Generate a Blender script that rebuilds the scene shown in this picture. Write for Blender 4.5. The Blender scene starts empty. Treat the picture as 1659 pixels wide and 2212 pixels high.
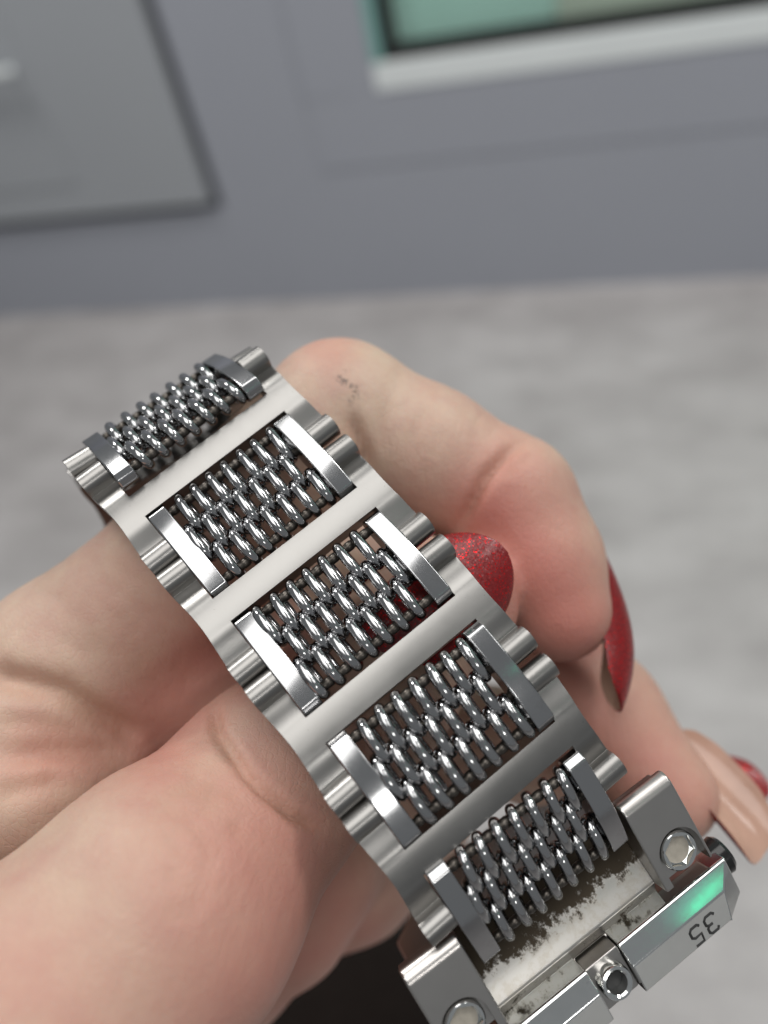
import bpy, bmesh, math, random
import numpy as np
from mathutils import Matrix, Vector
random.seed(7); rng = np.random.default_rng(7)
sc = bpy.context.scene
col = sc.collection

# ------------------------------------------------------------------ camera
F_PX = 1690.0                                   # focal length in pixels of a 1659 x 2212 picture
CAMH = 1.15                                     # metres above the floor
MW = np.array([[0.9594, 0.0261, -0.2807], [0.2122, -0.7227, 0.6578], [-0.1857, -0.6907, -0.6989]])
U_, S_, V_ = np.linalg.svd(MW); MW = U_ @ V_    # world <- camera (x right, y down, z forward)
cam_d = bpy.data.cameras.new('camera'); cam = bpy.data.objects.new('camera', cam_d); col.objects.link(cam)
cam_d.sensor_fit = 'VERTICAL'; cam_d.sensor_height = 36.0; cam_d.sensor_width = 27.0
cam_d.lens = 36.0 * F_PX / 2212.0
cam_d.clip_start = 0.005; cam_d.clip_end = 60
Rc = Matrix([list(MW @ np.array([1, 0, 0])), list(MW @ np.array([0, -1, 0])), list(MW @ np.array([0, 0, -1]))]).transposed()
cam.matrix_world = Matrix.Translation((0, 0, CAMH)) @ Rc.to_4x4()
cam_d.dof.use_dof = True; cam_d.dof.focus_distance = 0.0765; cam_d.dof.aperture_fstop = cam_d.lens / 2.3
sc.camera = cam

# ------------------------------------------------------------------ world and lamps
wd = bpy.data.worlds.new('World'); sc.world = wd; wd.use_nodes = True
bg = wd.node_tree.nodes['Background']; bg.inputs[0].default_value = (0.93, 0.97, 1.0, 1); bg.inputs[1].default_value = 0.17
def area(name, loc, tgt, sx, sy, power, colr=(1, 1, 1)):
    L = bpy.data.lights.new(name, 'AREA'); L.shape = 'RECTANGLE'; L.size = sx; L.size_y = sy; L.energy = power; L.color = colr
    o = bpy.data.objects.new(name, L); col.objects.link(o); o.location = loc
    d = Vector(tgt) - Vector(loc); o.rotation_euler = d.to_track_quat('-Z', 'Y').to_euler(); return o
for lx, ly, sx, sy, pw in ((-0.05, -0.1, 1.0, 2.0, 14.5), (1.45, 0.4, 0.5, 0.8, 5.0), (1.7, -1.75, 0.6, 0.6, 9.0), (-1.45, 1.15, 0.6, 0.6, 20.0), (1.15, 1.25, 0.6, 0.6, 20.0)):
    area('ceiling_lamp', (lx, ly, 2.9), (lx, ly, 0), sx, sy, pw, (1.0, 0.985, 0.96))
sc.view_settings.view_transform = 'Standard'; sc.view_settings.look = 'None'
sc.view_settings.exposure = 0.52; sc.view_settings.gamma = 1.0

# ------------------------------------------------------------------ helpers
def c2w(p):                                      # camera millimetres -> world metres
    return (np.atleast_2d(p) @ MW.T) * 0.001 + np.array([0, 0, CAMH])
def P(px, py, z):                                # a point seen at a pixel of the 1659 x 2212 picture, z mm deep
    return np.array([(px - 829.5) / F_PX * z, (py - 1106.0) / F_PX * z, z])
def ray(px, py):
    d = MW @ np.array([(px - 829.5) / F_PX, (py - 1106.0) / F_PX, 1.0]); return d
def tag(o, label=None, cat=None, kind=None, group=None):
    if label: o['label'] = label
    if cat: o['category'] = cat
    if kind: o['kind'] = kind
    if group: o['group'] = group
    return o
def put(o, parent=None, mw=None):
    col.objects.link(o)
    if parent is not None: o.parent = parent
    if mw is not None:
        o.matrix_basis = (world_of(parent).inverted() @ mw) if parent is not None else mw
    return o
def world_of(o):
    m = o.matrix_basis.copy()
    return m if o.parent is None else world_of(o.parent) @ o.matrix_parent_inverse @ m
def empty(name, loc=(0, 0, 0), parent=None, mw=None):
    o = bpy.data.objects.new(name, None); o.empty_display_size = 0.005
    return put(o, parent, mw if mw is not None else Matrix.Translation(loc))
def mesh(name, V, Fc, mats, smooth=True, sharp=None, mi=None):
    me = bpy.data.meshes.new(name); me.from_pydata([tuple(v) for v in V], [], [tuple(f) for f in Fc])
    for m in (mats if isinstance(mats, (list, tuple)) else [mats]): me.materials.append(m)
    if mi is not None: me.polygons.foreach_set('material_index', mi)
    bm = bmesh.new(); bm.from_mesh(me); bmesh.ops.remove_doubles(bm, verts=bm.verts, dist=1e-7)
    bmesh.ops.recalc_face_normals(bm, faces=bm.faces); bm.to_mesh(me); bm.free()
    if smooth: me.polygons.foreach_set('use_smooth', [True] * len(me.polygons))
    if sharp is not None: me.set_sharp_from_angle(angle=math.radians(sharp))
    return me
def bevel(me, width, segs=2, angle=40):
    bm = bmesh.new(); bm.from_mesh(me)
    es = [e for e in bm.edges if len(e.link_faces) == 2 and e.calc_face_angle(0) > math.radians(angle)]
    bmesh.ops.bevel(bm, geom=es, offset=width, segments=segs, profile=0.6, affect='EDGES', clamp_overlap=True)
    bm.to_mesh(me); bm.free()
    weight_normals(me)
    return me
def weight_normals(me, angle=62):
    n = len(me.polygons); ca = math.cos(math.radians(angle)); pn = [p.normal.copy() for p in me.polygons]; pa = [p.area for p in me.polygons]
    vf = [[] for _ in me.vertices]
    for p in me.polygons:
        for v in p.vertices: vf[v].append(p.index)
    out = []
    for p in me.polygons:
        for v in p.vertices:
            a = Vector((0, 0, 0))
            for q in vf[v]:
                if pn[q].dot(pn[p.index]) > ca: a += pn[q] * pa[q]
            out.append(a.normalized() if a.length > 0 else pn[p.index])
    me.polygons.foreach_set('use_smooth', [True] * n); me.normals_split_custom_set(out)
def box(x0, x1, y0, y1, z0, z1):
    V = [(x, y, z) for x in (x0, x1) for y in (y0, y1) for z in (z0, z1)]
    return V, [(0, 1, 3, 2), (4, 6, 7, 5), (0, 4, 5, 1), (2, 3, 7, 6), (0, 2, 6, 4), (1, 5, 7, 3)]
def prism(poly, w0, w1):                          # polygon in (t, n) run along w; coordinates (t, w, n)
    n = len(poly); V = [(a, w0, b) for a, b in poly] + [(a, w1, b) for a, b in poly]
    Fc = [tuple(range(n)), tuple(range(2 * n - 1, n - 1, -1))] + [(i, (i + 1) % n, n + (i + 1) % n, n + i) for i in range(n)]
    return V, Fc
def join(*parts):
    V, Fc = [], []
    for v, f in parts:
        k = len(V); V += list(v); Fc += [tuple(i + k for i in q) for q in f]
    return V, Fc
def lathe(prof, seg=24, axis='w'):               # profile of (position, radius)
    V, Fc = [], []; n = len(prof)
    for (h, r) in prof:
        for k in range(seg):
            a = 2 * math.pi * k / seg; V.append((r * math.cos(a), h, r * math.sin(a)) if axis == 'w' else (r * math.cos(a), r * math.sin(a), h))
    for i in range(n - 1):
        for k in range(seg):
            k2 = (k + 1) % seg; Fc.append((i * seg + k, i * seg + k2, (i + 1) * seg + k2, (i + 1) * seg + k))
    Fc += [tuple(range(seg)), tuple(range((n - 1) * seg, n * seg))]
    return V, Fc
def tube(pts, r, seg=8, closed=False, upv=None):
    pts = np.array(pts, float); n = len(pts); V, Fc = [], []
    for i in range(n):
        a = pts[(i - 1) % n] if closed or i > 0 else pts[i]; b = pts[(i + 1) % n] if closed or i < n - 1 else pts[i]
        t = b - a; t /= np.linalg.norm(t); up = np.array(upv if upv is not None else (0, 0, 1.0)); s = np.cross(t, up); s /= np.linalg.norm(s); q = np.cross(s, t)
        for k in range(seg):
            an = 2 * math.pi * k / seg; V.append(pts[i] + r * (math.cos(an) * s + math.sin(an) * q))
    for i in range(n if closed else n - 1):
        j = (i + 1) % n
        for k in range(seg):
            k2 = (k + 1) % seg; Fc.append((i * seg + k, i * seg + k2, j * seg + k2, j * seg + k))
    if not closed: Fc += [tuple(range(seg)), tuple(range((n - 1) * seg, n * seg))]
    return V, Fc
MM = 0.001
def mmv(V): return [(v[0] * MM, v[1] * MM, v[2] * MM) for v in V]
def boolean(me, cutter, op='DIFFERENCE'):
    a = bpy.data.objects.new('tmp_a', me); b = bpy.data.objects.new('tmp_b', cutter); col.objects.link(a); col.objects.link(b)
    m = a.modifiers.new('b', 'BOOLEAN'); m.operation = op; m.object = b; m.solver = 'EXACT'
    dg = bpy.context.evaluated_depsgraph_get(); r = bpy.data.meshes.new_from_object(a.evaluated_get(dg), depsgraph=dg)
    bpy.data.objects.remove(a); bpy.data.objects.remove(b); return r

# ------------------------------------------------------------------ materials
class NT:
    def __init__(s, name):
        s.m = bpy.data.materials.new(name); s.m.use_nodes = True; s.t = s.m.node_tree; s.b = s.t.nodes['Principled BSDF']
    def n(s, typ, **k):
        x = s.t.nodes.new(typ)
        for a, b in k.items():
            if isinstance(a, str) and hasattr(x, a): setattr(x, a, b)
            else: x.inputs[a.replace('_', ' ')].default_value = b
        return x
    def l(s, a, b): s.t.links.new(a, b)
    def coord(s, scale=(1, 1, 1), kind='Object'):
        tc = s.n('ShaderNodeTexCoord'); mp = s.n('ShaderNodeMapping'); mp.inputs['Scale'].default_value = scale
        s.l(tc.outputs[kind], mp.inputs[0]); return mp.outputs[0]
    def noise(s, vec, scale, detail=4, rough=0.55):
        x = s.n('ShaderNodeTexNoise'); x.inputs['Scale'].default_value = scale; x.inputs['Detail'].default_value = detail; x.inputs['Roughness'].default_value = rough
        s.l(vec, x.inputs['Vector']); return x.outputs['Fac']
    def ramp(s, fac, stops):
        r = s.n('ShaderNodeValToRGB'); e = r.color_ramp.elements
        while len(e) < len(stops): e.new(0.5)
        for x, (p, c) in zip(e, stops): x.position = p; x.color = (*c, 1) if len(c) == 3 else c
        s.l(fac, r.inputs[0]); return r.outputs[0]
    def mix(s, fac, a, b):
        x = s.n('ShaderNodeMix', data_type='RGBA')
        for sock, v in ((x.inputs[0], fac), (x.inputs[6], a), (x.inputs[7], b)):
            if isinstance(v, (int, float)): sock.default_value = v
            elif isinstance(v, tuple): sock.default_value = (*v, 1)
            else: s.l(v, sock)
        return x.outputs[2]
    def math(s, op, a, b=0.0):
        x = s.n('ShaderNodeMath', operation=op)
        for sock, v in ((x.inputs[0], a), (x.inputs[1], b)):
            if isinstance(v, (int, float)): sock.default_value = v
            else: s.l(v, sock)
        return x.outputs[0]
    def bump(s, h, strength, dist, prev=None):
        x = s.n('ShaderNodeBump'); x.inputs['Strength'].default_value = strength; x.inputs['Distance'].default_value = dist
        s.l(h, x.inputs['Height'])
        if prev is not None: s.l(prev, x.inputs['Normal'])
        return x.outputs[0]
    def set(s, **k):
        for a, b in k.items():
            i = s.b.inputs[a.replace('_', ' ')]
            if isinstance(b, (int, float)): i.default_value = b
            elif isinstance(b, tuple): i.default_value = (*b, 1) if i.type == 'RGBA' else b
            else: s.l(b, i)
        return s

def brushed():
    k = NT('brushed_steel'); v = k.coord((260, 6000, 3000)); nz = k.noise(v, 1.0, 3); spots = k.ramp(k.noise(k.coord((700, 700, 700)), 1.0, 5, 0.7), [(0.66, (0, 0, 0)), (0.74, (1, 1, 1))])
    v2 = k.coord((160, 160, 160)); big = k.noise(v2, 1.0, 4)
    k.set(Metallic=1.0, Base_Color=k.mix(k.math('MULTIPLY', spots, 0.7), k.mix(big, (0.225, 0.219, 0.21), (0.305, 0.297, 0.286)), (0.06, 0.05, 0.04)),
          Roughness=k.math('MULTIPLY_ADD', nz, 0.14) if False else k.math('ADD', k.math('MULTIPLY', big, 0.12), 0.27))
    k.set(Normal=k.bump(nz, 0.30, 0.00002)); return k.m
def polished(name='polished_steel', rough=0.09, colr=(0.42, 0.42, 0.425)):
    k = NT(name); v = k.coord((500, 500, 500)); nz = k.noise(v, 1.0, 5, 0.7)
    v2 = k.coord((2500, 120, 2500)); sc_ = k.noise(v2, 1.0, 2)
    grime = k.ramp(nz, [(0.60, (0, 0, 0)), (0.80, (1, 1, 1))])
    k.set(Metallic=1.0, Base_Color=k.mix(k.math('MULTIPLY', grime, 0.35), colr, (0.16, 0.14, 0.12)),
          Roughness=k.math('ADD', k.math('MULTIPLY', nz, 0.10), rough))
    k.set(Normal=k.bump(sc_, 0.05, 0.00001)); return k.m
def dirty_pin():
    k = NT('grimy_steel'); v = k.coord((900, 900, 900)); nz = k.noise(v, 1.0, 4)
    k.set(Metallic=0.85, Base_Color=k.mix(nz, (0.03, 0.025, 0.02), (0.15, 0.135, 0.12)), Roughness=0.32); return k.m
def end_plate():                                  # clean steel, brown dirt packed beside the mesh and under the ledge
    k = NT('dirty_end_plate'); v = k.coord((1300, 1300, 1300)); a = k.noise(v, 1.0, 7, 0.8); b = k.noise(k.coord((330, 330, 330)), 1.0, 3)
    tc = k.n('ShaderNodeTexCoord'); sx = k.n('ShaderNodeSeparateXYZ'); k.l(tc.outputs['Object'], sx.inputs[0])
    t = k.math('MULTIPLY', sx.outputs[0], 1000 / 12.0)
    zone = k.ramp(t, [(5.4 / 12, (0.95,) * 3), (6.6 / 12, (0.66,) * 3), (7.5 / 12, (0.34,) * 3), (8.4 / 12, (0.10,) * 3), (9.7 / 12, (0.02,) * 3), (10.2 / 12, (0.36,) * 3), (11 / 12, (0.34,) * 3)])
    mixv = k.math('ADD', k.math('MULTIPLY', a, 0.6), k.math('MULTIPLY', b, 0.4))
    ctr = k.math('MULTIPLY', k.math('SUBTRACT', mixv, 0.5), 2.6)
    f = k.ramp(k.math('ADD', ctr, zone), [(0.40, (0, 0, 0)), (0.62, (1, 1, 1))])
    powder = k.ramp(k.math('ADD', ctr, 0.5), [(0.42, (0, 0, 0)), (0.62, (1, 1, 1))])
    c = k.mix(powder, (0.44, 0.425, 0.40), (0.40, 0.375, 0.335)); c = k.mix(f, c, (0.035, 0.024, 0.012))
    k.set(Base_Color=c, Metallic=k.math('MULTIPLY', k.math('SUBTRACT', 1.0, f), k.math('SUBTRACT', 0.95, k.math('MULTIPLY', powder, 0.2))), Roughness=k.math('ADD', 0.34, k.math('MULTIPLY', f, 0.5)))
    k.set(Normal=k.bump(f, 0.25, 0.00005)); return k.m
def plain(name, c, rough=0.5, metal=0.0, var=0.0, scale=20, spec=0.5):
    k = NT(name); v = k.coord((scale,) * 3); nz = k.noise(v, 1.0, 4)
    k.set(Base_Color=k.mix(nz, tuple(x * (1 - var) for x in c), tuple(min(1, x * (1 + var)) for x in c)), Roughness=rough, Metallic=metal); k.b.inputs['Specular IOR Level'].default_value = spec
    return k.m
def nail_red():
    k = NT('red_glitter_polish'); v = k.coord((1, 1, 1)); vo = k.n('ShaderNodeTexVoronoi'); vo.inputs['Scale'].default_value = 8200; k.l(v, vo.inputs['Vector'])
    sep = k.n('ShaderNodeSeparateColor'); k.l(vo.outputs['Color'], sep.inputs[0])
    spark = k.ramp(sep.outputs[0], [(0.88, (0, 0, 0)), (0.93, (1, 1, 1))])
    geo = k.n('ShaderNodeNewGeometry'); vm = k.n('ShaderNodeVectorMath', operation='SUBTRACT'); k.l(vo.outputs['Color'], vm.inputs[0]); vm.inputs[1].default_value = (.5, .5, .5)
    vs = k.n('ShaderNodeVectorMath', operation='SCALE'); k.l(vm.outputs[0], vs.inputs[0]); vs.inputs['Scale'].default_value = 0.42
    va = k.n('ShaderNodeVectorMath', operation='ADD'); k.l(geo.outputs['Normal'], va.inputs[0]); k.l(vs.outputs[0], va.inputs[1])
    vn = k.n('ShaderNodeVectorMath', operation='NORMALIZE'); k.l(va.outputs[0], vn.inputs[0])
    k.set(Base_Color=k.mix(spark, (0.17, 0.002, 0.003), (0.80, 0.006, 0.010)), Metallic=k.math('MULTIPLY', spark, 0.9), Roughness=0.42, Normal=vn.outputs[0])
    k.set(Coat_Weight=0.25, Coat_Roughness=0.1); return k.m
def skin():
    k = NT('skin'); v = k.coord((1, 1, 1))
    at = k.n('ShaderNodeVertexColor'); at.layer_name = 'tint'; sep = k.n('ShaderNodeSeparateColor'); k.l(at.outputs[0], sep.inputs[0])
    mott = k.noise(v, 170, 6, 0.68); fine = k.noise(v, 900, 4, 0.6)
    base = k.mix(k.ramp(mott, [(0.35, (0, 0, 0)), (0.68, (1, 1, 1))]), (0.53, 0.395, 0.300), (0.465, 0.295, 0.235))
    base = k.mix(k.math('MULTIPLY', fine, 0.28), base, (0.52, 0.38, 0.30))
    base = k.mix(sep.outputs[0], base, (0.47, 0.155, 0.125))
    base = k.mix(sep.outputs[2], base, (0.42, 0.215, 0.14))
    sm = k.noise(v, 2600, 6, 0.8); sm2 = k.noise(v, 700, 3, 0.6)
    smf = k.math('MULTIPLY', k.ramp(k.math('MULTIPLY', k.math('ADD', sm, sm2), 0.5), [(0.535, (0, 0, 0)), (0.60, (1, 1, 1))]), sep.outputs[1])
    base = k.mix(smf, base, (0.06, 0.05, 0.045))
    vo = k.n('ShaderNodeTexVoronoi', feature='DISTANCE_TO_EDGE'); vo.inputs['Scale'].default_value = 1500; k.l(k.coord((1.0, 1.0, 0.55)), vo.inputs['Vector'])
    cell = k.ramp(vo.outputs['Distance'], [(0.0, (0, 0, 0)), (0.12, (1, 1, 1))])
    wv = k.noise(k.coord((2600, 500, 900)), 1.0, 3)
    h = k.bump(cell, 0.28, 0.00007); h = k.bump(wv, 0.42, 0.00013, h); h = k.bump(mott, 0.28, 0.0006, h)
    k.set(Base_Color=base, Roughness=k.math('ADD', 0.42, k.math('MULTIPLY', fine, 0.18)), Normal=h)
    k.b.inputs['Subsurface Weight'].default_value = 0.25; k.b.inputs['Subsurface Radius'].default_value = (1.0, 0.35, 0.2); k.b.inputs['Subsurface Scale'].default_value = 0.0022
    k.b.inputs['Specular IOR Level'].default_value = 0.38; return k.m
def floor_mat():
    k = NT('grey_laminate'); a = k.noise(k.coord((4.5, 8.0, 1)), 1.0, 6, 0.66); b = k.noise(k.coord((90, 150, 1)), 1.0, 4, 0.7); c = k.noise(k.coord((1.6, 2.4, 1)), 1.0, 3)
    f = k.math('ADD', k.math('MULTIPLY', a, 0.55), k.math('ADD', k.math('MULTIPLY', b, 0.2), k.math('MULTIPLY', c, 0.3)))
    k.set(Base_Color=k.ramp(f, [(0.40, (0.30, 0.283, 0.28)), (0.52, (0.385, 0.366, 0.362)), (0.62, (0.46, 0.442, 0.437))]), Roughness=0.5); return k.m
BR = brushed(); PO = polished(); RINGM = polished('ring_steel', 0.06, (0.40, 0.40, 0.405)); PINM = dirty_pin(); PLATE = end_plate()
BLK = plain('brushed_lug_steel', (0.47, 0.45, 0.43), 0.30, 1.0, 0.08, 300)
MIR = polished('bezel_steel', 0.05, (0.72, 0.73, 0.72)); INK = plain('black_fill', (0.02, 0.02, 0.02), 0.5)
DIRT = plain('grime', (0.36, 0.33, 0.28), 0.75, 0.2, 0.3, 1500); BEZF = plain('satin_bezel_face', (0.62, 0.62, 0.60), 0.42, 0.75, 0.05, 400); BLACKM = plain('black_steel', (0.03, 0.03, 0.03), 0.15, 0.6)
NAIL = nail_red(); NUDE = plain('nail_underside', (0.46, 0.285, 0.215), 0.14, 0, 0.2, 260); NUDE2 = plain('nail_underside_matte', (0.46, 0.29, 0.21), 0.4, 0, 0.2, 200)  # second underside is nearly the same beige, only rougher, for the index nail
SKIN = skin(); FLOORM = floor_mat(); CLOTH = plain('black_cloth', (0.010, 0.007, 0.006), 0.95, 0, 0.3, 200, 0.1)
GREY = plain('grey_cabinet_paint', (0.355, 0.37, 0.415), 0.42, 0, 0.03, 3); GREYD = plain('grey_door_paint', (0.365, 0.382, 0.405), 0.4, 0, 0.03, 3)
WHITE = plain('white_frame', (0.78, 0.82, 0.82), 0.3, 0, 0.03, 5); GASK = plain('black_gasket', (0.01, 0.012, 0.012), 0.6); TEAL = plain('teal_backing', (0.60, 0.78, 0.72), 0.5, 0, 0.1, 6)
TEALF = plain('teal_glass_edge', (0.22, 0.42, 0.39), 0.2, 0, 0.05, 6)
def glass():
    k = NT('green_tinted_glass'); tr = k.n('ShaderNodeBsdfTransparent'); tr.inputs[0].default_value = (0.90, 0.97, 0.95, 1); gl_ = k.n('ShaderNodeBsdfGlossy'); gl_.inputs['Roughness'].default_value = 0.03
    mx = k.n('ShaderNodeMixShader'); mx.inputs[0].default_value = 0.10; k.l(tr.outputs[0], mx.inputs[1]); k.l(gl_.outputs[0], mx.inputs[2])
    k.l(mx.outputs[0], k.t.nodes['Material Output'].inputs[0]); return k.m
GLASS = glass()

# ------------------------------------------------------------------ the setting: floor and cabinet
V, Fc = box(-4, 4, -4, 4, -0.02, 0.0)
fl = put(bpy.data.objects.new('floor', mesh('floor', V, Fc, FLOORM, False))); tag(fl, 'grey laminate floor with soft streaky grain', kind='structure')
r0 = ray(829, 640); YW = r0[1] / -r0[2] * CAMH                     # the cabinet front stands here
def wp(px, py, y=None):
    r = ray(px, py); k = (YW if y is None else y) / r[1]; return r[0] * k, CAMH + r[2] * k
cab = empty('cabinet', (0, YW, 0)); tag(cab, 'matte grey cabinet behind the hand with a drawer front and a green glass window', 'cabinet')
def cpart(name, boxes, mat, parent=cab, bev=0.002):
    me = mesh(name, *join(*[box(*b) for b in boxes]), mat, True, 30)
    if bev: bevel(me, bev, 2)
    return put(bpy.data.objects.new(name, me), parent, Matrix.Identity(4))
dx, dz = wp(452, 440, YW - 0.022)                                   # lower right corner of the drawer front
gap = 0.028
wx, wz = wp(815, 197)                                               # lower left corner of the window frame
px_, pz_ = wp(695, 368)                                             # corner of the raised surround
wt, wb = 0.028, wp(1240, 143)[1] - 0.0
# carcass: plinth rail below the drawer, stile beside it, boards round the window, recess behind the drawer
cpart('carcass', [(-3.0, dx + gap, YW, YW + 0.4, 0.0, dz - gap), (dx + gap, px_, YW, YW + 0.4, 0.0, 2.0), (px_, 3.0, YW, YW + 0.4, 0.0, pz_),
                  (-3.0, dx + gap, YW + 0.11, YW + 0.4, dz - gap, 2.0)], GREY, bev=0)
cpart('window_surround', [(px_, 3.0, YW - 0.003, YW + 0.36, pz_, wz), (px_, wx, YW - 0.003, YW + 0.36, wz, 2.0)], GREY, bev=0.0015)
door = cpart('drawer_front', [(-2.4, dx, YW - 0.022, YW + 0.012, dz, 1.4)], GREYD, bev=0.004)
x1, _ = wp(95, 240, YW - 0.022)
cpart('drawer_panel', [(-2.3, x1, YW - 0.0255, YW - 0.0225, dz + 0.09, 1.3)], GREYD, door, 0.003)
hx, hz = wp(-5, 158, YW - 0.06)
cpart('drawer_handle', [(hx - 0.12, hx + 0.045, YW - 0.066, YW - 0.054, hz - 0.008, hz + 0.008), (hx + 0.015, hx + 0.027, YW - 0.0541, YW - 0.0305, hz - 0.006, hz + 0.006)], WHITE, door, 0.003)
win = empty('display_window', (wx, YW, wz), cab, Matrix.Translation((wx, YW, wz)))
fb = 0.060                                                          # height of the white bottom rail
cpart('frame', [(wx, 3.0, YW - 0.006, YW + 0.03, wz, wz + fb)], WHITE, win, 0.003)
cpart('frame', [(wx, wx + 0.028, YW - 0.006, YW + 0.03, wz + fb + 0.0005, 2.0)], TEALF, win, 0.003)
cpart('gasket', [(wx + 0.0285, 3.0, YW + 0.0, YW + 0.03, wz + fb + 0.0005, wz + fb + 0.030), (wx + 0.0285, wx + 0.060, YW + 0.0, YW + 0.03, wz + fb + 0.0305, 2.0)], GASK, win, 0.002)
cpart('pane', [(wx + 0.0605, 3.0, YW + 0.012, YW + 0.018, wz + fb + 0.0305, 2.0)], GLASS, win, 0)
cpart('reflection_strip', [(wx + 0.42, 3.0, YW + 0.0185, YW + 0.0315, wz + fb + 0.0305, wz + fb + 0.085)], plain('beige_reflection', (0.62, 0.58, 0.50), 0.5), win, 0)  # added beige strip, its colour stands in for a reflection in the pane
cpart('backing', [(wx + 0.03, 3.0, YW + 0.032, YW + 0.05, wz + fb + 0.02, 2.0)], TEAL, win, 0)

# ------------------------------------------------------------------ watch: chain of link frames and mesh inserts
PARM = [-0.6160353376901945, 0.2251251852190307, 7.061181614476024, 81.65590566283154, -15.60394372264048, -0.3520165082302868, -0.3462317873472702, -0.25872657157862766, 0.09232618622616107, 0.3813024517589731, -0.08067359671267117, -0.05538714586595928, -0.03587084916014602, -0.01289820395638602, 0.07354050733805828, -0.31175004204229007, -0.3450799361712099, -0.10120195605566401, 0.2946409081691073, 1.4542621651217187, 5.876060288962082]
HB, TK, NK, SP = PARM[19], PARM[20], -0.72, 2.9
Wx = np.array([math.cos(PARM[0]) * math.cos(PARM[1]), math.sin(PARM[0]) * math.cos(PARM[1]), math.sin(PARM[1])])
Ux = np.array([0, 0, 1.0]) - Wx * Wx[2]; Ux /= np.linalg.norm(Ux); Vx = -np.cross(Wx, Ux)
def axes(th, ps):
    t0 = math.sin(th) * Ux + math.cos(th) * Vx
    return math.cos(ps) * t0 - math.sin(ps) * Wx, math.cos(ps) * Wx + math.sin(ps) * t0, -math.cos(th) * Ux + math.sin(th) * Vx
def xf(C, A):                                      # local (t, w, n) metres -> world
    R = Matrix([list(MW @ a) for a in A]).transposed().to_4x4()
    return Matrix.Translation(c2w(C)[0]) @ R
frames, inserts = [], []
th, ps, ph = PARM[5:10], PARM[10:15], PARM[15:19]
C = Wx * PARM[2] + Ux * PARM[3] + Vx * PARM[4]
for i in range(4):
    A = axes(th[i], ps[i]); frames.append((C, A))
    q = C + A[0] * TK + A[2] * NK
    I = axes(ph[i], (ps[i] + ps[i + 1]) / 2); inserts.append((q + I[0] * SP / 2, I)); q = q + I[0] * SP
    B = axes(th[i + 1], ps[i + 1]); C = q - NK * B[2] + (B[0] * TK if i < 3 else 0)
E_pin = C + NK * B[2]; B = axes(math.radians(6.0), ps[4]); END = (E_pin + 0.72 * B[2], B)
# upwards from the first frame
up = []
C0, A0 = frames[0]; q = C0 - A0[0] * TK + A0[2] * NK
for thi, thf in ((math.radians(-50), math.radians(-80)), (math.radians(-96), math.radians(-114)), (math.radians(-126), math.radians(-138))):
    I = axes(thi, ps[0]); inserts.insert(0, (q - I[0] * SP / 2, I)); q = q - I[0] * SP
    B = axes(thf, ps[0]); Cn = q - NK * B[2] - B[0] * TK; frames.insert(0, (Cn, B)); q = Cn - B[0] * TK + B[2] * NK

watch = empty('wristwatch', c2w(frames[4][0])[0]); tag(watch, 'steel wristwatch held by its bracelet of open links and coil mesh inserts', 'wristwatch')

def frame_mesh():
    WO, KR = 11.9, 1.36
    def top(t):
        s = abs(t)
        if s <= HB: return -0.09 * (s / HB) ** 2.2
        kn = NK + math.sqrt(max(KR * KR - (s - TK) ** 2, 0)) if abs(s - TK) < KR else -9
        x = (s - HB) / (TK - 1.0 - HB)
        val = -0.09 - 0.9 * (0.5 - 0.5 * math.cos(math.pi * min(x, 1))) if x < 1.0 else -9
        if kn > -5 and val > -5:
            h = max(0, min(1, 0.5 + 0.5 * (kn - val) / 0.35)); return val + (kn - val) * h + 0.35 * h * (1 - h)
        return max(kn, val) if max(kn, val) > -5 else NK
    def bot(t):
        s = abs(t)
        kn = NK - math.sqrt(max(KR * KR - (s - TK) ** 2, 0)) if abs(s - TK) < KR else 9
        if s > TK: return kn if kn < 5 else NK
        return -2.15
    ts = [0, HB * .3, HB * .55, HB * .78, HB] + list(np.linspace(HB, TK - 1.26, 18)[1:]) + [TK + KR * math.sin(a) for a in np.radians(list(np.linspace(-64, 72, 20)) + [79, 85])]
    ts = sorted(set([round(-t, 5) for t in ts] + [round(t, 5) for t in ts]))
    ws = [-WO, -10.5, -9, -4.5, 0, 4.5, 9, 10.5, WO]
    vt, vb, V, Fc = {}, {}, [], []
    def cell(i, j):
        tm = (ts[i] + ts[i + 1]) / 2; return 0 <= i < len(ts) - 1 and 0 <= j < len(ws) - 1 and (abs(tm) < HB or j < 2 or j > 5)
    for i, t in enumerate(ts):
        for j, w in enumerate(ws):
            wj = w
            if abs(w) == WO and abs(t) < TK - 0.8: wj = math.copysign(WO - 0.38 * math.cos(math.pi / 2 * abs(t) / (TK - 0.8)) ** 1.4, w)
            vt[i, j] = len(V); V.append((t, wj, top(t))); vb[i, j] = len(V); V.append((t, wj, bot(t)))
    ok = lambda i, j: 0 <= i < len(ts) - 1 and 0 <= j < len(ws) - 1 and cell(i, j)
    for i in range(len(ts) - 1):
        for j in range(len(ws) - 1):
            if not cell(i, j): continue
            Fc.append((vt[i, j], vt[i + 1, j], vt[i + 1, j + 1], vt[i, j + 1])); Fc.append((vb[i, j], vb[i, j + 1], vb[i + 1, j + 1], vb[i + 1, j]))
            for (di, dj, a, b) in ((-1, 0, (i, j), (i, j + 1)), (1, 0, (i + 1, j), (i + 1, j + 1)), (0, -1, (i, j), (i + 1, j)), (0, 1, (i, j + 1), (i + 1, j + 1))):
                if not ok(i + di, j + dj): Fc.append((vt[a], vt[b], vb[b], vb[a]))
    used = sorted(set(x for f in Fc for x in f)); mp = {o: n for n, o in enumerate(used)}
    me = mesh('link_frame', mmv([V[o] for o in used]), [tuple(mp[x] for x in f) for f in Fc], BR, True, 35)
    return bevel(me, 0.00013, 2, 50)
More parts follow.
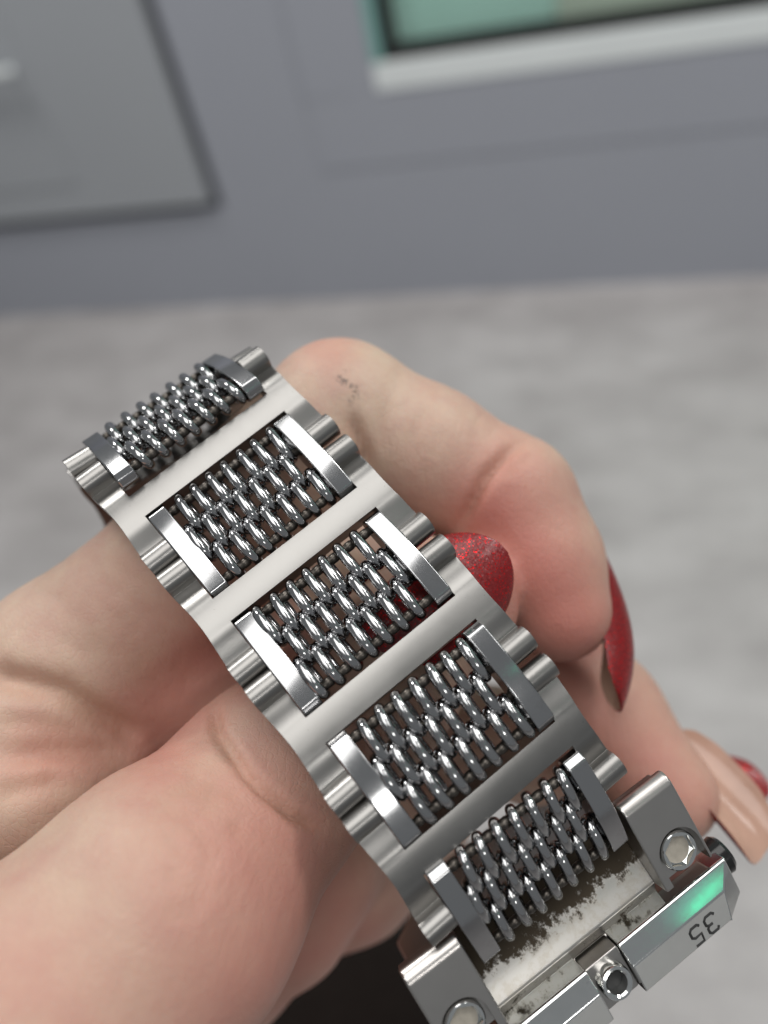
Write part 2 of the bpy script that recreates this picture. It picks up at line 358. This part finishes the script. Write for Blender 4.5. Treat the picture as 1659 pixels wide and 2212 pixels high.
LINK = frame_mesh()
for k, (C, A) in enumerate(frames):
    put(bpy.data.objects.new('link_frame', LINK), watch, xf(C, A))

def bar_mesh():
    top = [(-5.75, 0.15), (-5.25, 0.88)] + [(t, 1.5 - 0.0225 * t * t) for t in np.linspace(-4.9, 4.9, 15)] + [(5.25, 0.88), (5.75, 0.15)]
    poly = top + [(5.75, -0.7), (5.2, -1.25), (-5.2, -1.25), (-5.75, -0.7)]
    return bevel(mesh('side_bar', mmv(prism(poly, -1.0, 1.0)[0]), prism(poly, -1.0, 1.0)[1], PO, True, 30), 0.00016, 3, 24)
BAR = bar_mesh()
def ring_mesh():
    pts = []; hl, hh, e = 1.95, 1.14, 2.2
    for k in range(28):
        a = 2 * math.pi * k / 28; c, s = math.cos(a), math.sin(a)
        pts.append((hl * math.copysign(abs(c) ** (2 / e), c), 0, hh * math.copysign(abs(s) ** (2 / 2.1), s)))
    V, Fc = tube(pts, 0.55, 14, True, (0, 1, 0.0)); return mesh('ring', mmv(V), Fc, RINGM)
RING = ring_mesh()
def pin_mesh(off):
    prof = [(-8.0, 0.48)]
    x = off - 7 * 1.96 + 0.98
    while x < 7.2:
        if x > -7.2: prof += [(x - 0.36, 0.46), (x - 0.28, 0.52), (x + 0.28, 0.52), (x + 0.36, 0.46)]
        x += 1.96
    prof.append((8.0, 0.48)); V, Fc = lathe(prof, 12); return mesh('pin', mmv(V), Fc, PINM)
PITCH, RS = 1.96, 3.2
for k, (C, A) in enumerate(inserts):
    m0 = xf(C, A); ins = empty('mesh_insert', parent=watch, mw=m0)
    flip = k in (4,)                                # the third insert in view is woven the other way round
    offA = -0.5 if flip else 0.47
    offs = (offA, offA + (PITCH / 2 if flip else -PITCH / 2), offA)
    for s in (-1, 1):
        b = put(bpy.data.objects.new('side_bar', BAR), ins, m0 @ Matrix.Translation((0, s * 7.98 * MM, 0)))
    for j in range(4):
        put(bpy.data.objects.new('pin', pin_mesh(offs[0] if j in (0, 3) else offs[0] + PITCH / 2)), ins, m0 @ Matrix.Translation(((j - 1.5) * RS * 0.96 * MM, 0, 0)))
    for row in range(3):
        for i in range(7):
            w = offs[row] + (i - 3) * PITCH
            if abs(w) > 6.5: continue
            jit = Matrix.Rotation(math.radians(-1.5 + rng.normal() * 1.2), 4, 'Z') @ Matrix.Rotation(math.radians(15 + rng.normal() * 1.5), 4, 'X')
            put(bpy.data.objects.new('ring', RING), ins, m0 @ Matrix.Translation(((row - 1) * RS * MM, (w + rng.normal() * 0.05) * MM, 0)) @ jit)

# ------------------------------------------------------------------ watch case end
ME = xf(*END)
def epoint(px3, py3, n):                           # (t, w) on the plane n of the end frame seen at a photo pixel (3000 wide)
    C, (T, D, N) = END; d = np.array([(px3 - 1500) / 3056.0, (py3 - 2000) / 3056.0, 1.0])
    k = ((C + N * n) @ N) / (d @ N); X = d * k - C; return X @ T, X @ D
case = empty('watch_case', parent=watch, mw=ME)
def epart(name, V, Fc, mat, bev=0.0, parent=case, segs=2, ang=30, sharp=30):
    me = mesh(name, mmv(V), Fc, mat, True, sharp)
    if bev: bevel(me, bev * MM, segs, ang)
    return put(bpy.data.objects.new(name, me), parent, ME)
BLK_T0, BLK_T1 = 0.8, 9.9
st, sw = 7.4, 12.9
for s in (1, -1):
    a, b = (9.65, 15.6) if s > 0 else (-15.6, -9.65)
    lv, lf = prism([(1.6, -4.5), (1.6, -1.9), (0.1, -1.5), (0.1, -0.85), (0.5, -0.30), (1.05, 0.0), (BLK_T1, 0.0), (BLK_T1, -4.5)], a, b)
    me = mesh('lug', mmv(lv), lf, BLK, False)
    bevel(me, 0.28 * MM, 3, 20)
    cv, cf = lathe([(-1.6, 2.4), (2.0, 2.4)], 32, 'n'); cv2, cf2 = box(0, 7, -2.4, 2.4, -1.6, 2.0)
    me = boolean(me, mesh('cut', mmv([(x + st, y + s * sw, z) for x, y, z in cv]), cf, BLK, False))
    me = boolean(me, mesh('cut', mmv([(x + st, y + s * sw, z) for x, y, z in cv2]), cf2, BLK, False))
    me.materials.clear(); me.materials.append(BLK)
    weight_normals(me, 40)
    lug = put(bpy.data.objects.new('lug', me), case, ME)
    # socket screw: rim, hexagonal well
    seg = 36; V, Fc = [], []
    hexr = lambda a, ap: ap / math.cos((a % (math.pi / 3)) - math.pi / 6)
    rings = [(lambda a: 1.98, -1.6), (lambda a: 1.98, -0.35), (lambda a: 1.82, -0.15), (lambda a: hexr(a, 1.42) + 0.06, -0.12), (lambda a: hexr(a, 1.42), -0.2), (lambda a: hexr(a, 1.42), -0.75)]
    for fr, z in rings:
        for k in range(seg):
            an = 2 * math.pi * k / seg; r = fr(an); V.append((st + r * math.cos(an), s * sw + r * math.sin(an), z))
    for i in range(len(rings) - 1):
        for k in range(seg): Fc.append((i * seg + k, i * seg + (k + 1) % seg, (i + 1) * seg + (k + 1) % seg, (i + 1) * seg + k))
    Fc.append(tuple((len(rings) - 1) * seg + k for k in range(seg)))
    scw = put(bpy.data.objects.new('screw', mesh('screw', mmv(V), Fc, MIR, True, 30)), case, ME)
    put(bpy.data.objects.new('socket_grime', mesh('socket_grime', mmv([(st + 1.36 * math.cos(a), s * sw + 1.36 * math.sin(a), -0.70) for a in np.linspace(0, 2 * math.pi, 25)[:-1]] + [(st, s * sw, -0.62)]), [(i, (i + 1) % 24, 24) for i in range(24)], DIRT)), scw, ME)
# plate between the lugs: a hollow behind the mesh, a ledge, then a fall to the bezel
prof = [(3.2, -5.6), (4.6, -4.3), (6.0, -3.3), (7.6, -2.6), (9.3, -2.12), (9.7, -2.1), (10.0, -2.3), (10.6, -2.75), (11.2, -3.1), (11.2, -7.0), (3.2, -7.0)]
epart('end_plate', *prism(prof, -9.7, 9.7), PLATE, 0.12)
# bezel in two arms either side of the screw tube, flank tilted to the strap, numerals on the outer face
def bez(w0, sgn):                                  # w0: end beside the tube
    st_l = [(11.15, -5.5, 16.8), (11.15, -0.75, 16.8), (11.3, -0.5, 16.7), (13.2, 0.32, 14.7), (13.35, 0.33, 14.6), (16.25, 0.03, 14.0), (16.45, -0.15, 13.9), (16.5, -5.5, 13.9)]
    V = [(t, w0, n) for t, n, w in st_l] + [(t, sgn * w, n) for t, n, w in st_l]; k = len(st_l)
    c1 = len(V); V += [(15.0, sgn * 16.5, -0.45), (15.0, sgn * 16.5, -5.5)]
    Fc = [tuple(range(k)), ] + [(i, i + 1, k + i + 1, k + i) for i in range(k - 1)] + [(0, k - 1, 2 * k - 1, c1 + 1, k)]
    e = k
    Fc += [(e + 2, e + 3, e + 4, c1), (e + 4, e + 5, e + 6, c1), (e + 6, e + 7, c1 + 1, c1), (e + 1, e + 2, c1), (e, e + 1, c1, c1 + 1)]
    return V, Fc
bz = epart('bezel', *bez(2.95, 1), MIR, 0.14, ang=14)
bz2 = epart('bezel', *bez(-1.05, -1), MIR, 0.14, ang=14)
for q in (bz, bz2):
    q.data.materials.append(BEZF)
    for p in q.data.polygons:
        if p.normal.z > 0.97 and p.center.x > 0.0133: p.material_index = 1
oct_ = [(16.6 * math.cos(math.radians(22.5 + 45 * k)), -18.5 + 16.6 * math.sin(math.radians(22.5 + 45 * k))) for k in range(8)]
V = [(t, w, n) for t in (11.4, 16.3) for w, n in oct_]
epart('watch_head', V, [tuple(range(8)), tuple(range(15, 7, -1))] + [(k, (k + 1) % 8, 8 + (k + 1) % 8, 8 + k) for k in range(8)], BLK, 0.5)
epart('tube_seat', *box(11.5, 16.2, -1.0, 2.9, -5.0, -1.1), BLK, 0.15)
V, Fc = lathe([(-3.0, 1.62), (0.55, 1.62), (0.8, 1.5), (0.85, 1.22), (0.7, 1.05), (-0.5, 1.0)], 28, 'n'); Rt = Matrix.Rotation(math.radians(-8), 4, 'Y')
V = [(Rt @ Vector(v)) + Vector((13.5, 0.85, -0.35)) for v in V]
epart('screw_tube', V, Fc, MIR)
V, Fc = lathe([(-0.2, 1.05), (0.0, 1.0)], 20, 'n'); V = [(Rt @ Vector((v[0], v[1], v[2] - 0.45))) + Vector((13.5, 0.85, -0.35)) for v in V]
epart('tube_floor', V, Fc, INK)
V, Fc = lathe([(15.4, 1.0), (15.45, 1.9), (16.8, 2.0), (17.2, 1.7), (17.2, 0.8)], 24); V = [(x + 12.6, y + 0.9, z - 3.2) for x, y, z in V]
epart('crown', V, Fc, BLACKM, 0)
# engraved 35 on the bezel face
DIG = {'3': [[(0.02, 0.86), (0.12, 1.0), (0.5, 1.0), (0.62, 0.88), (0.62, 0.64), (0.5, 0.53), (0.26, 0.53)], [(0.5, 0.53), (0.64, 0.42), (0.64, 0.14), (0.5, 0.0), (0.12, 0.0), (0.0, 0.14)]],
       '5': [[(0.6, 1.0), (0.08, 1.0), (0.05, 0.56), (0.46, 0.58), (0.62, 0.46), (0.62, 0.14), (0.48, 0.0), (0.12, 0.0), (0.0, 0.12)]]}
slope = (0.03 - 0.33) / (16.25 - 13.35)
def face(t, w, h): return (t, w, 0.33 + slope * (t - 13.35) + h)
vf = []
H = 1.95
for ch, wofs in (('3', 12.6), ('5', 10.7)):
    for st_ in DIG[ch]:
        pts = [face(14.1 + y * H, wofs - x * H * 1.0, -0.10) for x, y in st_]
        vf.append(tube(pts, 0.19, 8))
V, Fc = join(*vf); epart('numeral', V, Fc, INK, 0, bz)

# green lamp of the shop, mirrored in the bezel flank
C_, (T_, D_, N_) = END
nb = -0.82 * T_ + 1.9 * N_; nb /= np.linalg.norm(nb)
pb = C_ + 12.3 * T_ + 12.2 * D_ - 0.1 * N_
vd = pb / np.linalg.norm(pb); rd = vd - 2 * (vd @ nb) * nb
area('green_sign_lamp', c2w(pb + rd * 900)[0], c2w(pb)[0], 0.065, 0.075, 0.0020, (0.12, 1.0, 0.86))
pb = C_ + 12.9 * T_ + 13.2 * D_ + 0.15 * N_
vd = pb / np.linalg.norm(pb); rd = vd - 2 * (vd @ nb) * nb
area('green_sign_lamp', c2w(pb + rd * 860)[0], c2w(pb)[0], 0.06, 0.010, 0.0035, (0.0, 1.0, 0.40))

# ------------------------------------------------------------------ the hand
X0, X1, Y0, Y1, Z0, Z1, VX = -98, 64, -36, 112, 52, 148, 0.6
gx, gy, gz = (np.arange(a, b, VX, dtype=np.float32) for a, b in ((X0, X1), (Y0, Y1), (Z0, Z1)))
GX, GY, GZ = gx[:, None, None], gy[None, :, None], gz[None, None, :]
def seg_sdf(a, ra, b, rb):
    a = a.astype(np.float32); b = b.astype(np.float32); d = b - a; L = float(d @ d) + 1e-9
    h = np.clip(((GX - a[0]) * d[0] + (GY - a[1]) * d[1] + (GZ - a[2]) * d[2]) / np.float32(L), 0, 1)
    dx_ = GX - a[0] - h * d[0]; dy_ = GY - a[1] - h * d[1]; dz_ = GZ - a[2] - h * d[2]
    return np.sqrt(dx_ * dx_ + dy_ * dy_ + dz_ * dz_) - (np.float32(ra) + h * np.float32(rb - ra))
def smin(a, b, k):
    h = np.clip(0.5 + 0.5 * (b - a) / k, 0, 1); return b + (a - b) * h - k * h * (1 - h)
def chain_sdf(pts, k=3.0):
    d = None
    for (a, ra), (b, rb) in zip(pts[:-1], pts[1:]):
        s = seg_sdf(a, ra, b, rb); d = s if d is None else smin(d, s, k)
    return d
index = [(P(-250, 1830, 96), 12.0), (P(-60, 1640, 95), 11.3), (P(150, 1445, 93.5), 10.6), (P(420, 1215, 94), 9.6), (P(735, 902, 98), 9.2), (P(920, 985, 97.5), 8.3), (P(1098, 1085, 97), 8.0), (P(1165, 1215, 95.5), 7.4), (P(1208, 1318, 94), 6.2)]
thumb = [(P(-60, 2420, 68), 16.0), (P(120, 2210, 68), 13.6), (P(355, 1965, 72.5), 12.3), (P(590, 1690, 84), 10.2), (P(800, 1480, 87), 9.0), (P(975, 1300, 88.5), 7.6)]
middle = [(P(-200, 2000, 118), 12), (P(250, 1700, 120), 11), (P(800, 1250, 124), 9.5), (P(1120, 1330, 116), 8.2), (P(1300, 1540, 106), 7.6), (P(1440, 1715, 101), 6.4)]
ringf = [(P(-100, 2150, 126), 12), (P(350, 1900, 130), 10), (P(820, 1560, 132), 9), (P(1080, 1600, 126), 8), (P(1250, 1690, 122), 7), (P(1400, 1760, 118), 6)]
little = [(P(100, 2250, 128), 10), (P(500, 2090, 110), 8.2), (P(620, 1985, 107), 8.0), (P(690, 1890, 109), 7.6), (P(800, 1740, 122), 7.0)]
fill = [(P(240, 1560, 95.5), 8.2), (P(420, 1480, 98.5), 8.8), (P(600, 1360, 103), 9.2)]
deep = [(P(560, 2000, 124), 9.0), (P(760, 1880, 122), 10.0), (P(900, 1760, 126), 9.0)]
palm = [(P(-420, 2480, 104), 24), (P(-150, 2150, 104), 19), (P(150, 1950, 108), 16), (P(420, 1830, 112), 13)]
web1 = [(P(-180, 1590, 86), 7.5), (P(60, 1572, 87), 6.6), (P(255, 1612, 91), 5.2)]
web2 = [(P(-200, 1790, 82), 9.5), (P(60, 1712, 85), 7.4), (P(230, 1660, 90), 5.4)]
hand = chain_sdf(palm, 4)
hand = smin(hand, chain_sdf(index, 2.6), 1.6)
hand = smin(hand, chain_sdf(middle, 3), 1.4)
hand = smin(hand, chain_sdf(ringf, 3), 1.4)
hand = smin(hand, chain_sdf(little, 3), 1.2)
hand = smin(hand, chain_sdf(fill, 3), 4.0)
hand = smin(hand, chain_sdf(deep, 3), 2.0)
hand = smin(hand, chain_sdf(web1, 2), 0.9)
hand = smin(hand, chain_sdf(web2, 2), 1.2)
hand = smin(hand, chain_sdf(thumb, 3.2), 1.0)
def surface_nets(S, org, h):
    nx, ny, nz = S.shape; ins_ = S < 0
    cs = [ins_[i:nx - 1 + i, j:ny - 1 + j, k:nz - 1 + k] for i in (0, 1) for j in (0, 1) for k in (0, 1)]
    cnt = sum(c.astype(np.int8) for c in cs); act = (cnt > 0) & (cnt < 8)
    idx = -np.ones(act.shape, np.int64); ijk = np.argwhere(act); idx[act] = np.arange(len(ijk))
    acc = np.zeros((len(ijk), 3)); num = np.zeros(len(ijk)); i, j, k = ijk.T
    cor = [(a, b, c) for a in (0, 1) for b in (0, 1) for c in (0, 1)]
    for p in range(8):
        for q in range(p + 1, 8):
            a, b = cor[p], cor[q]
            if sum(abs(x - y) for x, y in zip(a, b)) != 1: continue
            va = S[i + a[0], j + a[1], k + a[2]]; vb = S[i + b[0], j + b[1], k + b[2]]
            m = (va < 0) != (vb < 0); t = np.where(m, va / np.where(m, va - vb, 1), 0)
            pa, pb_ = np.array(a, float), np.array(b, float)
            acc += np.where(m[:, None], pa + t[:, None] * (pb_ - pa), 0); num += m
    V = (ijk + acc / num[:, None]) * h + org
    quads = []
    for ax in range(3):
        o1, o2 = (ax + 1) % 3, (ax + 2) % 3
        sl = lambda d: tuple(slice(d if x == ax else 0, (S.shape[x] - 1 + d) if x == ax else S.shape[x]) for x in range(3))
        A, B = ins_[sl(0)], ins_[sl(1)]; e = np.argwhere(A != B); sgn = A[tuple(e.T)]
        ok = (e[:, o1] > 0) & (e[:, o2] > 0) & (e[:, o1] < act.shape[o1]) & (e[:, o2] < act.shape[o2]); e = e[ok]; sgn = sgn[ok]
        def at(d1, d2):
            f = e.copy(); f[:, o1] -= d1; f[:, o2] -= d2; return idx[tuple(f.T)]
        Q = np.stack([at(0, 0), at(1, 0), at(1, 1), at(0, 1)], 1); Q[~sgn] = Q[~sgn][:, ::-1]; quads.append(Q)
    return V, np.concatenate(quads)
Vh, Qh = surface_nets(hand, np.array([X0, Y0, Z0], float), VX); del hand
def smooth_quads(V, Q, it, fac):
    n = len(V); a = np.concatenate([Q[:, i] for i in range(4)]); b = np.concatenate([Q[:, (i + 1) % 4] for i in range(4)])
    deg = np.bincount(a, minlength=n) + np.bincount(b, minlength=n)
    for _ in range(it):
        S = np.stack([np.bincount(a, V[b, k], n) + np.bincount(b, V[a, k], n) for k in range(3)], 1); V = V + fac * (S / np.maximum(deg, 1)[:, None] - V)
    return V
def normals(V, Q):
    fn = np.cross(V[Q[:, 2]] - V[Q[:, 0]], V[Q[:, 3]] - V[Q[:, 1]]); N = np.stack([sum(np.bincount(Q[:, i], fn[:, k], len(V)) for i in range(4)) for k in range(3)], 1)
    return N / np.maximum(np.linalg.norm(N, axis=1), 1e-9)[:, None]
Vh = smooth_quads(Vh, Qh, 4, 0.6); Nh = normals(Vh, Qh)
if ((Vh - Vh.mean(0)) * Nh).sum() < 0: Nh = -Nh
Nh_out = Nh
# skin folds and tints run along paths on the side of the hand that is seen
upx = 829.5 + Vh[:, 0] / Vh[:, 2] * F_PX; upy = 1106 + Vh[:, 1] / Vh[:, 2] * F_PX
cx_, cy_ = np.floor(upx / 14).astype(int), np.floor(upy / 14).astype(int); key = (cx_ - cx_.min()) * 100000 + (cy_ - cy_.min())
_, inv = np.unique(key, return_inverse=True); zm = np.full(inv.max() + 1, 1e9); np.minimum.at(zm, inv, Vh[:, 2])
front = np.clip(1.5 - (Vh[:, 2] - zm[inv]) / 4.0, 0, 1)
def pathd(pts):                                    # millimetres from a path given in picture pixels, measured at the skin's depth
    best = np.full(len(Vh), 1e9); tt = np.zeros(len(Vh)); L = len(pts) - 1
    for i, (a, b) in enumerate(zip(pts[:-1], pts[1:])):
        dx_, dy_ = b[0] - a[0], b[1] - a[1]; h = np.clip(((upx - a[0]) * dx_ + (upy - a[1]) * dy_) / (dx_ * dx_ + dy_ * dy_ + 1e-9), 0, 1)
        d = np.hypot(upx - a[0] - h * dx_, upy - a[1] - h * dy_); m = d < best; best = np.where(m, d, best); tt = np.where(m, (i + h) / L, tt)
    return best * Vh[:, 2] / F_PX, tt
crease = np.zeros(len(Vh)); flush = np.zeros(len(Vh)); disp = np.zeros(len(Vh))
def fold(pts, rad, depth, ridge=0.0, tint=0.5, taper=0.25):
    global crease, disp
    d, t = pathd(pts); w = front * np.clip(np.minimum(t, 1 - t) / taper, 0.15, 1)
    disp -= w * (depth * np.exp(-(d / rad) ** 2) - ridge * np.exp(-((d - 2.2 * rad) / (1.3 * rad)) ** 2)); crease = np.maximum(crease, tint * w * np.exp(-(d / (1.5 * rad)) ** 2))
def blush(pts, r, amt):
    global flush
    d, t = pathd(pts); flush = np.maximum(flush, amt * np.exp(-(d / r) ** 2))
fold([(462, 1522), (466, 1575), (494, 1618), (533, 1671), (576, 1714), (635, 1762), (715, 1797)], 0.5, 0.9, 0.05, 0.45, 0.1)
fold([(-30, 1455), (27, 1467), (133, 1494), (233, 1556), (322, 1602)], 1.3, 1.1, 0.2, 0.4, 0.15)
fold([(-20, 1640), (80, 1628), (190, 1618), (312, 1622)], 1.2, 0.6, 0.1, 0.3)
fold([(-20, 1560), (90, 1560), (200, 1590)], 1.0, 0.35, 0.1, 0.25)
fold([(-20, 1720), (60, 1700), (160, 1680)], 1.1, 0.45, 0.1, 0.25)
fold([(752, 880), (768, 925), (783, 975), (797, 1030)], 0.9, 0.55, 0.12, 0.35)
fold([(1150, 945), (1100, 975), (1050, 1030), (1020, 1085), (975, 1160)], 0.7, 0.5, 0.1, 0.3)
fold([(1112, 970), (1070, 1010), (1038, 1055), (1010, 1110), (985, 1150)], 0.42, 0.55, 0.0, 0.35)
fold([(762, 900), (772, 940), (785, 985), (797, 1020)], 0.4, 0.5, 0.0, 0.3)
fold([(1160, 975), (1120, 1000), (1080, 1035)], 0.5, 0.25, 0.0, 0.2)
fold([(930, 880), (900, 930), (880, 990)], 0.8, 0.16, 0.0, 0.1); fold([(840, 850), (826, 920), (836, 1000)], 0.7, 0.18, 0.0, 0.12)
for k in range(26):                                # fine creases over the back of the thumb and the knuckle side
    cx0, cy0 = rng.uniform(330, 520), rng.uniform(1660, 1960); dx_, dy_ = rng.uniform(10, 26), rng.uniform(30, 75)
    fold([(cx0, cy0), (cx0 - dx_ * 0.4, cy0 + dy_ * 0.5), (cx0 - dx_, cy0 + dy_)], rng.uniform(0.5, 0.9), rng.uniform(0.05, 0.14), 0.0, rng.uniform(0.05, 0.16))
for k in range(22):
    cx0, cy0 = rng.uniform(90, 460), rng.uniform(1190, 1480); dx_, dy_ = rng.uniform(50, 110), rng.uniform(-12, 36)
    fold([(cx0 - dx_ / 2, cy0 - dy_ / 2 - 30), (cx0, cy0), (cx0 + dx_ / 2, cy0 + dy_ / 2 + 12)], rng.uniform(0.45, 0.8), rng.uniform(0.04, 0.10), 0.0, rng.uniform(0.03, 0.12))
for k in range(22):
    cx0, cy0 = rng.uniform(820, 1080), rng.uniform(800, 1080); l = rng.uniform(20, 50)
    fold([(cx0 + l * 0.45, cy0 - l), (cx0, cy0), (cx0 - l * 0.3, cy0 + l)], rng.uniform(0.35, 0.6), rng.uniform(0.03, 0.07), 0.0, rng.uniform(0.02, 0.08))
blush([(1070, 1110), (1150, 1230), (1230, 1360)], 7.5, 0.85); blush([(1030, 1060), (1100, 1020)], 5, 0.6); blush([(905, 1130), (960, 1060)], 6, 0.3)
blush([(1230, 1500), (1440, 1720)], 9, 0.6); blush([(330, 1590), (400, 1490), (480, 1400), (540, 1420)], 6, 0.65); blush([(300, 1330), (360, 1290)], 8, 0.3); blush([(690, 748), (720, 745)], 3, 0.35)
blush([(600, 1850), (720, 2000), (600, 2100)], 12, 0.6); blush([(40, 2120), (160, 2180)], 9, 0.35); blush([(60, 1640), (250, 1625)], 4, 0.4); blush([(640, 1770), (720, 1850)], 5, 0.3); blush([(450, 1750), (330, 1900)], 6, 0.22)
Vh = Vh + Nh_out * disp[:, None]
smud = 0.8 * np.exp(-(pathd([(740, 822), (760, 848)])[0] / 1.05) ** 2) * front
me = bpy.data.meshes.new('hand'); Wv = c2w(Vh)
me.vertices.add(len(Wv)); me.vertices.foreach_set('co', Wv.astype(np.float32).ravel())
me.loops.add(len(Qh) * 4); me.loops.foreach_set('vertex_index', Qh.astype(np.int32).ravel())
me.polygons.add(len(Qh)); me.polygons.foreach_set('loop_start', np.arange(0, len(Qh) * 4, 4, dtype=np.int32)); me.polygons.foreach_set('loop_total', np.full(len(Qh), 4, np.int32))
me.update(calc_edges=True); me.validate(); me.materials.append(SKIN)
ca = me.color_attributes.new('tint', 'FLOAT_COLOR', 'POINT'); ca.data.foreach_set('color', np.stack([flush, smud, crease, np.ones_like(flush)], 1).astype(np.float32).ravel())
bm = bmesh.new(); bm.from_mesh(me)
bmesh.ops.recalc_face_normals(bm, faces=bm.faces); bm.to_mesh(me); bm.free()
me.polygons.foreach_set('use_smooth', [True] * len(me.polygons))
person = empty('person', c2w(P(355, 1965, 85))[0]); tag(person, 'hand with long red glitter nails pinching the steel watch bracelet between thumb and finger', 'person')
handO = put(bpy.data.objects.new('hand', me), person, Matrix.Identity(4))

def nail(pts, wdir, width, sag, under, thick=0.55, tipround=0.35, tp=2.1):
    pts = np.array(pts, float); n, m = 34, 14
    s = np.concatenate([np.linspace(0, 1 - tipround, 14)[:-1], 1 - tipround + tipround * np.sin(np.linspace(0, math.pi / 2, n - 13))]); L = np.linspace(0, 1, len(pts))
    # smooth curve through the points
    cc = [np.polyfit(L, pts[:, i], min(len(pts) - 1, 3)) for i in range(3)]
    c = np.stack([np.polyval(q, s) for q in cc], 1); tg = np.gradient(np.stack([np.polyval(q, np.linspace(0, 1, 60)) for q in cc], 1), axis=0); tg = np.stack([np.interp(s, np.linspace(0, 1, 60), tg[:, i]) for i in range(3)], 1); tg /= np.linalg.norm(tg, axis=1)[:, None]
    wd = np.array(wdir, float); V = []; 
    for lay in (0, 1):
        for i in range(n):
            w = wd - tg[i] * (wd @ tg[i]); w /= np.linalg.norm(w); nn = np.cross(w, tg[i])
            e = max(0.0, (s[i] - (1 - tipround)) / tipround); hw = width / 2 * max(0.03, (1 - e ** tp)) ** 0.5 * (0.86 + 0.14 * min(1, s[i] / 0.25))
            e0 = max(0.0, (0.14 - s[i]) / 0.14); hw *= math.sqrt(1 - 0.7 * e0 ** 2)
            for j in range(m):
                cj = -1 + 2 * j / (m - 1); a = cj * 1.15
                off = w * hw * math.sin(a) / math.sin(1.15) - nn * sag * (1 - math.cos(a)) / (1 - math.cos(1.15)) * (hw / (width / 2)) ** 1.9
                V.append(c[i] + off - nn * (thick if lay else 0) * (0.5 if abs(cj) > 0.99 else 1))
    k = n * m; Fc, mi = [], []
    for i in range(n - 1):
        for j in range(m - 1):
            a, b, d, e = i * m + j, i * m + j + 1, (i + 1) * m + j + 1, (i + 1) * m + j
            Fc.append((a, b, d, e)); mi.append(0); Fc.append((k + a, k + e, k + d, k + b)); mi.append(1)
        for j in (0, m - 1): a, e = i * m + j, (i + 1) * m + j; Fc.append((a, e, k + e, k + a)); mi.append(0)
    for i in (0, n - 1):
        for j in range(m - 1): a, b = i * m + j, i * m + j + 1; Fc.append((a, b, k + b, k + a)); mi.append(0)
    me = bpy.data.meshes.new('fingernail'); me.from_pydata([tuple(v) for v in c2w(np.array(V))], [], Fc)
    me.materials.append(NAIL); me.materials.append(under); me.polygons.foreach_set('material_index', mi)
    bm = bmesh.new(); bm.from_mesh(me); bmesh.ops.recalc_face_normals(bm, faces=bm.faces); bm.to_mesh(me); bm.free()
    me.polygons.foreach_set('use_smooth', [True] * len(me.polygons)); me.set_sharp_from_angle(angle=math.radians(60))
    return put(bpy.data.objects.new('fingernail', me), handO, Matrix.Identity(4))
# the cross product (width x length) gives the outer side of each nail
nail([P(770, 1512, 78.3), P(880, 1396, 78.6), P(985, 1286, 79.4), P(1086, 1180, 81.6)], np.array([0.7, 0.7, 0.0]), 11.4, 3.0, NUDE, tipround=0.27)
nail([P(1280, 1138, 97), P(1344, 1280, 95.5), P(1370, 1408, 94), P(1342, 1538, 92.0)], np.array([-0.24, 0, -1.0]), 9.2, 3.2, NUDE2, tipround=0.34, tp=3.4)
nude = nail([P(1418, 1612, 104.5), P(1502, 1692, 102), P(1580, 1780, 99), P(1634, 1862, 97)], np.array([0.50, -0.36, 0.60]), 9.4, 3.2, NUDE, thick=0.3, tipround=0.5, tp=2.4); nude['label'] = 'long nail seen from its bare beige underside'
nail([P(1450, 1668, 118), P(1540, 1680, 115), P(1600, 1694, 113), P(1664, 1708, 112)], np.array([0.0, 1.0, -0.3]), 7.0, 2.0, NUDE)
# black trouser leg of the person, far under the hand
V, Fc = [], []
a, b = P(690, 1860, 300), P(430, 4200, 250)
leg = []
for k in range(17):
    t = k / 16; r = 66 * min(1, math.sqrt(max(0.02, 1 - (1 - min(1, t / 0.22)) ** 2))); leg.append((a + (b - a) * t, r + 2.5 * math.sin(9 * t)))
tg = (b - a) / np.linalg.norm(b - a); s1 = np.cross(tg, [0, 0, 1.0]); s1 /= np.linalg.norm(s1); s2 = np.cross(s1, tg)
for c, r in leg:
    for k in range(32):
        an = 2 * math.pi * k / 32; V.append(c + (s1 * math.cos(an) + s2 * math.sin(an)) * r * (1 + 0.02 * math.sin(5 * an + c[1] * 0.05)))
for i in range(16):
    for k in range(32): Fc.append((i * 32 + k, i * 32 + (k + 1) % 32, (i + 1) * 32 + (k + 1) % 32, (i + 1) * 32 + k))
Fc += [tuple(range(32)), tuple(range(16 * 32, 17 * 32))]
put(bpy.data.objects.new('trouser_leg', mesh('trouser_leg', c2w(np.array(V)), Fc, CLOTH)), person, Matrix.Identity(4))

# the dark sleeve that reaches the wrist
GXs, GYs, GZs = (np.arange(a, b, 0.02, dtype=np.float32) for a, b in ((-0.62, 0.45), (-0.75, 0.25), (0.55, 1.62)))
GX, GY, GZ = GXs[:, None, None], GYs[None, :, None], GZs[None, None, :]
ar = np.array
wr = c2w(P(-620, 2680, 112))[0]
J = chain_sdf([(ar([-0.40, -0.46, 1.30]), 0.075), (ar([-0.38, -0.34, 1.06]), 0.060), (wr, 0.044)], 0.03)
Vj, Qj = surface_nets(J, np.array([-0.62, -0.75, 0.55]), 0.02)
mj = mesh('sleeve', Vj, Qj, plain('dark_jacket', (0.055, 0.048, 0.044), 0.85, 0, 0.2, 60)); put(bpy.data.objects.new('sleeve', mj), person, Matrix.Identity(4))
